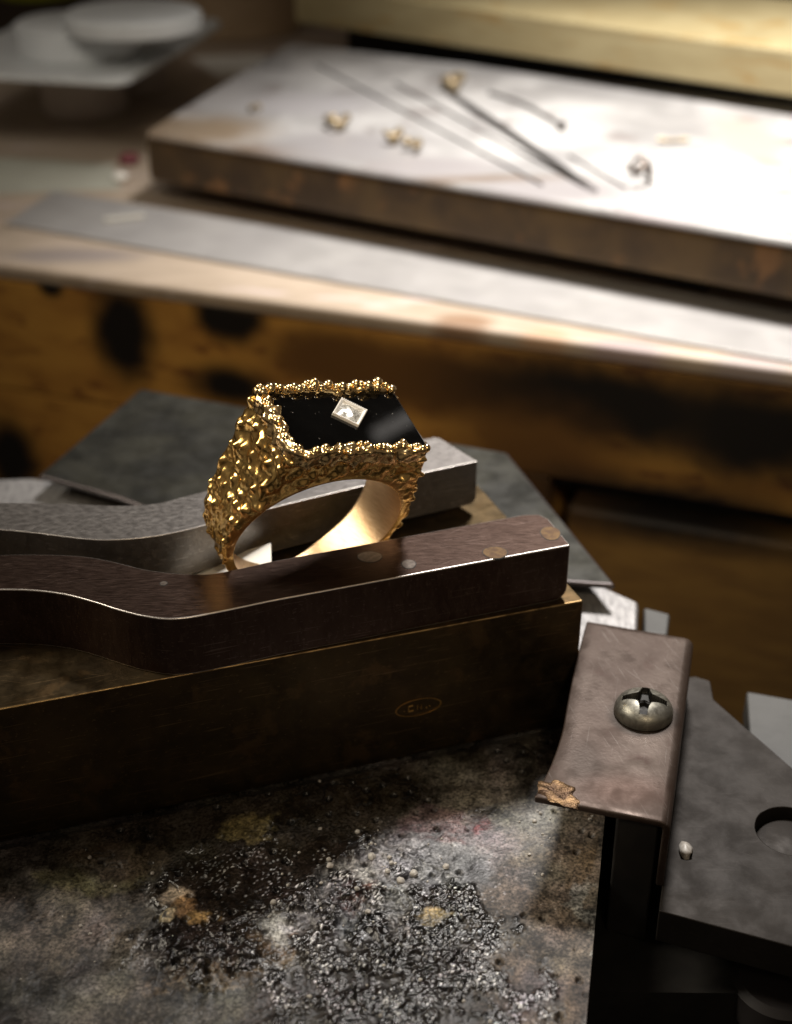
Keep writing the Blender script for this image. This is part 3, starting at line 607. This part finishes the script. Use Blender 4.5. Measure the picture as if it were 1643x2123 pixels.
lay(k2 * glints * mixg * (idc > 0.93 - 0.20 * clus) * sstep(0.62, 0.4, f1), (0.62, 0.62, 0.65), 0.2, 0.2)  # white flecks put the glints of the grit into the colour
g1, g2, gi = worley(G3 / 0.028 + 0.2 * n3[:, None], 29, True)
lay(np.maximum(np.maximum(k2, 0.7 * ash), 0.16 * k1 + 0.35 * patch(760, 1880, 330, 170, 0.8)) * (gi > 0.95 - 0.17 * clus) * sstep(0.5, 0.3, g1), (0.68, 0.68, 0.70), 0.1, 0.2)
k3 = patch(560, 1690, 360, 70, 0.4, 0.2); lay(k3 * 0.9, (0.03, 0.027, 0.022), 0.6, 0.25)  # darker, glossier band next to the block
lay(patch(530, 1720, 48, 30, 0.35), (0.20, 0.17, 0.08), 0.3, 0.4)
lay(patch(250, 1790, 120, 40, 0.5), (0.07, 0.055, 0.04), 0.6, 0.35)
lay(patch(365, 1865, 34, 22, 0.25, fine=True), (0.42, 0.34, 0.27), 0.2, 0.4)
lay(patch(392, 1890, 26, 22, 0.25, fine=True), (0.26, 0.165, 0.085), 0.2, 0.35)
lay(patch(357, 1911, 16, 13, 0.3, fine=True), (0.45, 0.37, 0.24), 0.2, 0.4)
lay(patch(357, 1909, 5, 4, 0.4, fine=True), (0.02, 0.015, 0.01), 0.2, 0.4)
lay(patch(425, 1915, 24, 16, 0.3, fine=True), (0.24, 0.165, 0.07), 0.2, 0.4)
lay(patch(895, 1908, 34, 12, 0.3, fine=True), (0.32, 0.25, 0.14), 0.2, 0.4)
lay(patch(580, 1930, 35, 22, 0.4, fine=True), (0.40, 0.39, 0.40), 0.2, 0.5)
k4 = patch(490, 1925, 60, 40, 0.35); h += k4 * 0.018 * np.abs(fbm(np.c_[(G @ np.array([0.75, 0.65])) * 3, (G @ np.array([-0.65, 0.75])) * 13, G[:, 0] * 0], 2, 95))
# pits and cracks
pit = (np.clip(1 - worley(G3 / 0.24, 19, True)[0] / 0.17, 0, 1) > 0) * (n1 > -0.1) * (1 - k2)
pr = np.clip(1 - worley(G3 / 0.24, 19, True)[0] / 0.17, 0, 1) * (n1 > 0.0) * (1 - k2)
h -= 0.03 * sstep(0, 0.6, pr); C *= (1 - 0.75 * sstep(0.1, 0.6, pr))[:, None]
ck1, ck2, _ = worley(G3 / 1.1 + np.c_[wob * 0.9, wob[:, 0] * 0], 23, True)
crack = sstep(0.035, 0.0, ck2 - ck1) * (1 - right) * sstep(0.05, 0.3, n1)
h -= 0.02 * crack; C *= (1 - 0.7 * crack)[:, None]
# keep clear of the block that stands on it
rel = (G - e) @ np.array([-fn[0], -fn[1]]); under = sstep(-0.12, 0.02, rel)
h = h * (1 - under) - 0.05 * under
edge = np.minimum(1, (1 - s[:, 0]) * 60); h = h * edge
h = np.minimum(h, 0.085)
mott = fbm(G3 * 3.2, 5, 201); mot2 = fbm(G3 * 11, 4, 211)
C = C * np.clip(1 + 1.1 * mott + 0.9 * mot2 + 0.7 * fine, 0.12, 2.2)[:, None]
C[:, 2] *= 1 + 0.16 * fbm(G3 * 4, 3, 221); C[:, 0] *= 1 + 0.12 * fbm(G3 * 3, 3, 231)
spk = (rng0.random(len(G)) - 0.5); h = h + 0.0016 * spk * k2 + 0.0010 * spk * (1 - right)
rg = np.clip(rg - 0.25 * sstep(0.1, 0.5, fbm(G3 * 4, 4, 241)) * (1 - right), 0, 1)
C = np.clip(C, 0.004, 0.9)
sbo = thing('soldering_board', (-1, 9, zb - 0.6), 'scorched soldering board crusted with grey ash and glassy black flux before the brass block', 'soldering board')
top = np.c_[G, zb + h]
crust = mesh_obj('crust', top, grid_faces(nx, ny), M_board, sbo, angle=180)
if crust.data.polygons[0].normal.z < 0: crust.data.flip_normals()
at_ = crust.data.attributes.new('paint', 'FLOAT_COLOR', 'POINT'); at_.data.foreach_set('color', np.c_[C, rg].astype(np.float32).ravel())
M_side = mat('charred board side', (0.05, 0.04, 0.03), (0.03, 0.025, 0.02), 2, 0.7)
prism('board_body', [tuple(BLc), tuple(BRc), tuple(TRc), tuple(TLc)], zb - 0.6, zb - 0.11, M_side, sbo)
eg = np.concatenate([np.c_[top[(nx - 1) * ny:]], np.c_[top[(nx - 1) * ny:, :2], np.full(ny, zb - 0.12)]])
mesh_obj('board_edge', eg, [(i, i + 1, ny + i + 1, ny + i) for i in range(ny - 1)], M_side, sbo)
# loose pale grains on the crust
rng = np.random.default_rng(4); V = []; F = []
ico = bmesh.new(); bmesh.ops.create_icosphere(ico, subdivisions=2, radius=1); iv = np.array([v.co[:] for v in ico.verts]); ifc = [tuple(v.index for v in f_.verts) for f_ in ico.faces]; ico.free()
top2 = top.reshape(nx, ny, 3)
q = iv * (1 + 0.5 * vnoise(iv * 1.6 + 3, 8))[:, None] * np.array([.06, .085, .045]) + crumb_at + np.array([0, 0, .025])
tag(mesh_obj('chalk_crumb', q, ifc, M_grain, loc=tuple(crumb_at), angle=180), 'white crumb lying on the dull grey plate', 'crumb')
def grains(cnt, uc, vc, su, sv, r0, r1):
    for _ in range(cnt):
        p = at(uc + rng.normal() * su, vc + rng.normal() * sv, zb)
        k = int(np.argmin(((G[::7] - p[:2]) ** 2).sum(1))) * 7
        if rel[k] > -0.05: continue
        r = r0 + (r1 - r0) * rng.random() ** 3; o = len(V) and sum(len(v) for v in V) or 0
        q = iv * (1 + 0.25 * vnoise(iv * 2 + rng.random() * 50, 3))[:, None] * r * np.array([1, 1, .75]) + np.array([p[0], p[1], top[k, 2] + r * 0.35])
        F.extend([(a + o, b + o, c_ + o) for a, b, c_ in ifc]); V.append(q)
grains(20, 830, 1790, 90, 50, 0.008, 0.04); grains(14, 1120, 1740, 40, 60, 0.006, 0.025); grains(22, 620, 1800, 200, 60, 0.008, 0.028); grains(30, 760, 2000, 180, 90, 0.006, 0.022); grains(14, 1180, 1690, 40, 16, 0.01, 0.025); grains(20, 300, 1950, 180, 90, 0.005, 0.018)
gr = mesh_obj('flux_grains', np.concatenate(V), F, M_grain, loc=(-1, 9, zb)); tag(gr, 'loose pale grains of flux scattered over the soldering board', 'flux grains', kind='stuff')

# ------------------------------------------------------------------ the signet ring
def ring_frame(a, s_, t_):
    ca, sa = math.cos(a), math.sin(a)
    X = np.array([ca, sa, 0]); Y = np.array([-sa, ca, 0]); Z = np.array([0, 0, 1.])
    Y2 = Y * math.cos(t_) + Z * math.sin(t_); Z2 = Z * math.cos(t_) - Y * math.sin(t_)
    return X * math.cos(s_) - Z2 * math.sin(s_), Y2, Z2 * math.cos(s_) + X * math.sin(s_)
RX, RY, RZ = ring_frame(math.radians(25.7), math.radians(13.4), math.radians(18.7))
RC = np.array([-0.84, 11.24, 0.93])
def rw(p): p = np.asarray(p, float); return RC + p[:, :1] * RX + p[:, 1:2] * RY + p[:, 2:] * RZ
HX, HY, RIN, ROUT, ZTOP = 0.715, 0.455, 0.805, 0.905, 1.03
ring = thing('signet_ring', tuple(RC), 'gold signet ring with nugget texture, black stone and small white diamond, held between the jaws', 'ring')
tt = np.linspace(0, 2 * np.pi, 720, endpoint=False)
def hull_r(th):                                        # outer outline: round shank blended into a flat head by straight shoulders
    d = np.stack([np.cos(th), np.sin(th)], 1)
    cand = np.full(len(th), ROUT)
    corner = np.array([HX, ZTOP]); Lc = np.linalg.norm(corner); beta = math.acos(ROUT / Lc); ac = math.atan2(ZTOP, HX); nt_ = ac - beta
    nrm = [np.array([math.cos(nt_), math.sin(nt_)]), np.array([-math.cos(nt_), math.sin(nt_)])]
    out_ = np.full(len(th), ROUT)
    thn = np.mod(th + np.pi / 2, 2 * np.pi) - np.pi / 2
    m = (thn > ac) & (thn < np.pi - ac); out_[m] = ZTOP / np.sin(th[m])
    m = (thn >= nt_) & (thn <= ac); out_[m] = ROUT / (d[m] @ nrm[0])
    m = (thn <= np.pi - nt_) & (thn >= np.pi - ac); out_[m] = ROUT / (d[m] @ nrm[1])
    return out_
ro = hull_r(tt)
ni, ns, no = 24, 34, 96
sec = []
for i in range(ni): sec.append((0, -1 + 2 * i / ni, 0))           # inside, front to back
for i in range(ns): sec.append((i / ns, 1, 1))                    # back side, inner to outer
for i in range(no): sec.append((1, 1 - 2 * i / no, 2))            # outside, back to front
for i in range(ns): sec.append((1 - i / ns, -1, 3))               # front side, outer to inner
sec = np.array(sec)
sn = np.sin(tt); wd = 0.320 + 0.135 * sn
wd = np.where(sn < -0.2, wd - 0.0 * sn, wd)
rad = RIN + (ro - RIN)[:, None] * sec[None, :, 0]
rnd = 0.05
wbk = wd * (1 - 0.75 * sstep(-0.25, -0.8, sn) * sstep(0.75, -0.1, np.cos(tt)))   # the back edge of the shank is worn narrower low down
ya = np.where(sec[None, :, 1] > 0, wbk[:, None], wd[:, None]) * sec[None, :, 1]
# rounded outer edges
dy = np.clip(np.abs(ya) - (np.where(sec[None, :, 1] > 0, wbk[:, None], wd[:, None]) - rnd), 0, rnd); dr_ = np.clip(rad - (ro[:, None] - rnd), 0, rnd)
kk = np.where((dy > 0) & (dr_ > 0), 1 - rnd / np.maximum(rnd, np.sqrt(dy ** 2 + dr_ ** 2)), 0)
ya = ya - np.sign(ya) * dy * kk; rad = rad - dr_ * kk
PX, PZ, PY = rad * np.cos(tt)[:, None], rad * np.sin(tt)[:, None], ya
pos = np.stack([PX, PY, PZ], 2); nT, nS = pos.shape[:2]
du = np.roll(pos, -1, 0) - np.roll(pos, 1, 0); dv = np.roll(pos, -1, 1) - np.roll(pos, 1, 1)
nm = np.cross(du, dv); nm /= np.linalg.norm(nm, axis=2)[:, :, None] + 1e-9
flat_p = pos.reshape(-1, 3)
ctr = np.stack([(RIN + ro[:, None]) / 2 * np.cos(tt)[:, None] + 0 * ya, 0 * ya, (RIN + ro[:, None]) / 2 * np.sin(tt)[:, None] + 0 * ya], 2)
if ((pos - ctr) * nm).sum() < 0: nm = -nm
wq = flat_p + 0.05 * np.stack([fbm(flat_p * 7, 3, 101), fbm(flat_p * 7, 3, 111), fbm(flat_p * 7, 3, 121)], 1)
stz = np.where(flat_p[:, 0] > 0.45, 1.5, 0.85)
q1, q2, qi = worley(np.c_[wq[:, 0], wq[:, 1] * 0.85, wq[:, 2] * stz] / 0.135, 5)
peb = np.clip(1 - (q1 / 0.72) ** 2, 0, 1) * (0.4 + 0.8 * qi)
r1_, r2_, ri_ = worley(wq / 0.052, 8)
peb2 = np.clip(1 - (r1_ / 0.7) ** 2, 0, 1) * ri_
rid = 1 - np.abs(fbm(wq * 13, 3, 131)) * 2.2
lump = fbm(np.c_[wq[:, 0], wq[:, 1] * 0.9, wq[:, 2] * np.where(flat_p[:, 0] > 0.4, 1.5, 0.8)] * 8.5, 2, 171)
lump2 = vnoise(wq * 19, 181)
ws = flat_p + 0.03 * np.stack([fbm(flat_p * 5, 2, 101), fbm(flat_p * 5, 2, 111), fbm(flat_p * 5, 2, 121)], 1)
wl_ = np.c_[ws[:, 0], ws[:, 1] * 0.95, ws[:, 2] * np.where(flat_p[:, 0] > 0.4, 1.45, 0.85)]
disp = 0.040 * lumps(wl_ / 0.090, 301, 0.42) + 0.017 * lumps(wl_ / 0.056, 331, 0.45) + 0.014 * vnoise(wl_ * 6, 341) - 0.020
amp = np.ones((nT, nS)); amp[:, sec[:, 2] == 0] = 0
depth = (rad - RIN) / 0.10
side = (sec[:, 2] == 1) | (sec[:, 2] == 3)
amp[:, side] = sstep(0.15, 1.0, depth[:, side])
amp *= (0.25 + 0.75 * sstep(-0.95, -0.45, np.sin(tt)))[:, None]
amp[(np.sin(tt) < -0.2)][:, :] *= 1
low = sstep(-0.15, -0.6, np.sin(tt))[:, None] * side[None, :]; amp = amp * (1 - 0.85 * low)
pos = pos + nm * (disp.reshape(nT, nS) * amp)[:, :, None]
body = mesh_obj('band', rw(pos.reshape(-1, 3)), grid_faces(nT, nS, True, True), None, ring, mats=[M_gold, M_gold_in], angle=180)
fix_normals(body)
mi = np.zeros(nT * nS, np.int32).reshape(nT, nS); mi[:, :ni] = 1
body.data.polygons.foreach_set('material_index', mi.ravel())
# bezel rim: three sided wall of granules round the stone, open on the right
path = spline([(HX - .01, HY - .055, 0), (0.2, HY - .055, 0), (-0.4, HY - .055, 0), (-HX + .10, HY - .058, 0), (-HX + .062, HY - .10, 0), (-HX + .055, 0.1, 0), (-HX + .055, -0.2, 0), (-HX + .062, -HY + .10, 0), (-HX + .10, -HY + .058, 0), (-0.3, -HY + .055, 0), (0.3, -HY + .055, 0), (HX - .02, -HY + .055, 0)], 520)
tg = np.gradient(path, axis=0); tg /= np.linalg.norm(tg, axis=1)[:, None]; nrm2 = np.stack([-tg[:, 1], tg[:, 0], 0 * tg[:, 0]], 1)
an = np.linspace(0, 2 * np.pi, 64, endpoint=False)
sx = np.sign(np.cos(an)) * np.abs(np.cos(an)) ** 0.6; sz = np.sign(np.sin(an)) * np.abs(np.sin(an)) ** 0.6
cw, chh, zc_ = 0.066, 0.090, ZTOP + 0.022
endk = np.minimum(1, np.minimum(np.arange(520), 519 - np.arange(520)) / 14.0) ** 0.5
rim = path[:, None, :] + nrm2[:, None, :] * (cw * sx)[None, :, None] * endk[:, None, None] + np.array([0, 0, 1]) * (zc_ + chh * sz * endk[:, None])[:, :, None]
rn = nrm2[:, None, :] * np.cos(an)[None, :, None] + np.array([0, 0, 1]) * np.sin(an)[None, :, None]
rp3 = rim.reshape(-1, 3); rq = rp3 + 0.02 * np.stack([fbm(rp3 * 14, 2, 141), fbm(rp3 * 14, 2, 151), fbm(rp3 * 14, 2, 161)], 1)
v1, v2, vi = worley(rq / 0.085, 25); w1, w2, wi = worley(rq / 0.045, 35)
dd = 0.048 * lumps(rq / 0.105, 401, 0.42) + 0.014 * lumps(rq / 0.06, 421, 0.45) - 0.014
rim = rim + rn * dd.reshape(520, 64)[:, :, None]
rimo = mesh_obj('bezel_rim', rw(rim.reshape(-1, 3)), [tuple(x) for x in grid_faces(520, 64, cv=True)], M_gold_rim, ring, angle=180); fix_normals(rimo)
# granules fused to the rim
rng = np.random.default_rng(11); V = []; F = []; o = 0
for k in range(64):
    j = int(np.clip(8 + k * 8 + rng.integers(-3, 4), 6, 513)); r = 0.026 + 0.022 * rng.random() + (0.008 if path[j, 1] > 0.3 else 0)
    back = path[j, 1] > 0.3
    c0 = path[j] + nrm2[j] * rng.normal() * 0.026 + np.array([0, 0, zc_ + chh * 0.80 + (0.034 * rng.random() if back else -0.006)])
    V.append(iv * r + c0); F.extend([(a + o, b + o, c_ + o) for a, b, c_ in ifc]); o += len(iv)
gro = mesh_obj('granules', rw(np.concatenate(V)), F, M_gold_rim, ring, angle=180); gro['kind'] = 'stuff'
# stone
ZS = 1.095
sxy = [(-0.63, -0.375), (HX - .005, -0.375), (HX - .005, 0.375), (-0.63, 0.375)]
V = [(x, y, z) for z in (1.0, ZS) for x, y in sxy]
st_ = mesh_obj('onyx_stone', rw(V), [(3, 2, 1, 0), (4, 5, 6, 7), (0, 1, 5, 4), (1, 2, 6, 5), (2, 3, 7, 6), (3, 0, 4, 7)], M_onyx, ring, bevel=0.022, seg=2)
# diamond setting, turned on the stone
ZD = ZS + 0.022
cpx = [(707, 823), (764, 849), (746, 885), (689, 856)]
pd = RC + RZ * ZD
lc = np.array([[(on_plane(u, v, pd, RZ) - RC) @ RX, (on_plane(u, v, pd, RZ) - RC) @ RY] for u, v in cpx]); cc = lc.mean(0)
ea = ((lc[1] - lc[0]) + (lc[2] - lc[3])) / 2; eb = ((lc[3] - lc[0]) + (lc[2] - lc[1])) / 2
la, lb = np.linalg.norm(ea) * 0.95, np.linalg.norm(eb) * 0.95; ea /= np.linalg.norm(ea); eb = eb - ea * (eb @ ea); eb /= np.linalg.norm(eb)
def rect(k, z, dx=0.0): return [(*(cc + ea * (la / 2 - dx) * sx_ * k + eb * (lb / 2 - dx) * sy_ * k), z) for sx_, sy_ in ((-1, -1), (1, -1), (1, 1), (-1, 1))]
V = rect(1.0, ZS - 0.01) + rect(1.0, ZD) + rect(1.0, ZD, 0.022) + rect(1.0, ZD - 0.02, 0.028)
F = [(4 * r + i, 4 * r + (i + 1) % 4, 4 * r + 4 + (i + 1) % 4, 4 * r + 4 + i) for r in range(3) for i in range(4)]
sett = fix_normals(mesh_obj('setting', rw(V), F + [(12, 13, 14, 15)], M_white_gold, ring, bevel=0.006))
# milgrain beads round the setting
V = []; F = []; o = 0; cr = rect(1.0, ZD, 0.008)
for i in range(4):
    p, q = np.array(cr[i]), np.array(cr[(i + 1) % 4]); m_ = int(np.linalg.norm(q - p) / 0.018)
    for k in range(m_):
        V.append(iv * 0.0095 + p + (q - p) * k / m_); F.extend([(a + o, b + o, c_ + o) for a, b, c_ in ifc]); o += len(iv)
mg = mesh_obj('milgrain', rw(np.concatenate(V)), F, M_white_gold, sett, angle=180); mg['kind'] = 'stuff'
V = rect(1.0, ZD - 0.028, 0.042) + rect(0.8, ZD - 0.012, 0.048) + rect(0.5, ZD - 0.006, 0.06)
nv = 7; gv = []
for i in range(nv):
    for j in range(5):
        a_, b_ = (i / (nv - 1) - .5), (j / 4 - .5)
        z_ = ZD - 0.019 + (0.0 if i in (0, nv - 1) or j in (0, 4) else 0.004 + 0.026 * ((i * 3 + j * 5) % 4) / 3)
        gv.append((*(cc + ea * (la - 0.056) * a_ + eb * (lb - 0.056) * b_), z_))
tri = []
for i in range(nv - 1):
    for j in range(4):
        a_, b_, c_, d_ = i * 5 + j, (i + 1) * 5 + j, (i + 1) * 5 + j + 1, i * 5 + j + 1
        tri += [(a_, b_, c_), (a_, c_, d_)] if (i + j) % 2 else [(a_, b_, d_), (b_, c_, d_)]
dm = mesh_obj('diamond', rw(gv), tri, M_diamond, sett, smooth=False)
if (np.array(dm.data.polygons[0].normal) @ RZ) < 0: dm.data.flip_normals()

# unseen strip light, added so the stone mirrors a grey streak
def mirrored(u, v, dist):
    p = on_plane(u, v, RC + RZ * ZS, RZ); d_ = p - EYE; d_ /= np.linalg.norm(d_)
    return p + (d_ - 2 * (d_ @ RZ) * RZ) * dist, p
(ta, _), (tb, tp) = mirrored(775, 905, 26), mirrored(905, 835, 26)
ld = bpy.data.lights.new('streak_light', 'AREA'); ld.shape = 'RECTANGLE'; ld.size = float(np.linalg.norm(tb - ta)); ld.size_y = 0.4; ld.energy = 2.5; ld.color = (1.0, 0.93, 0.85)
lo = bpy.data.objects.new('streak_light', ld); SC.collection.objects.link(lo)
zx = Vector(tb - ta).normalized(); zz = (Vector((ta + tb) / 2) - Vector(tp)).normalized(); zz = (zz - zx * zx.dot(zz)).normalized(); zy = zz.cross(zx)
lo.matrix_world = Matrix.Translation(Vector((ta + tb) / 2)) @ Matrix((zx, zy, zz)).transposed().to_4x4()
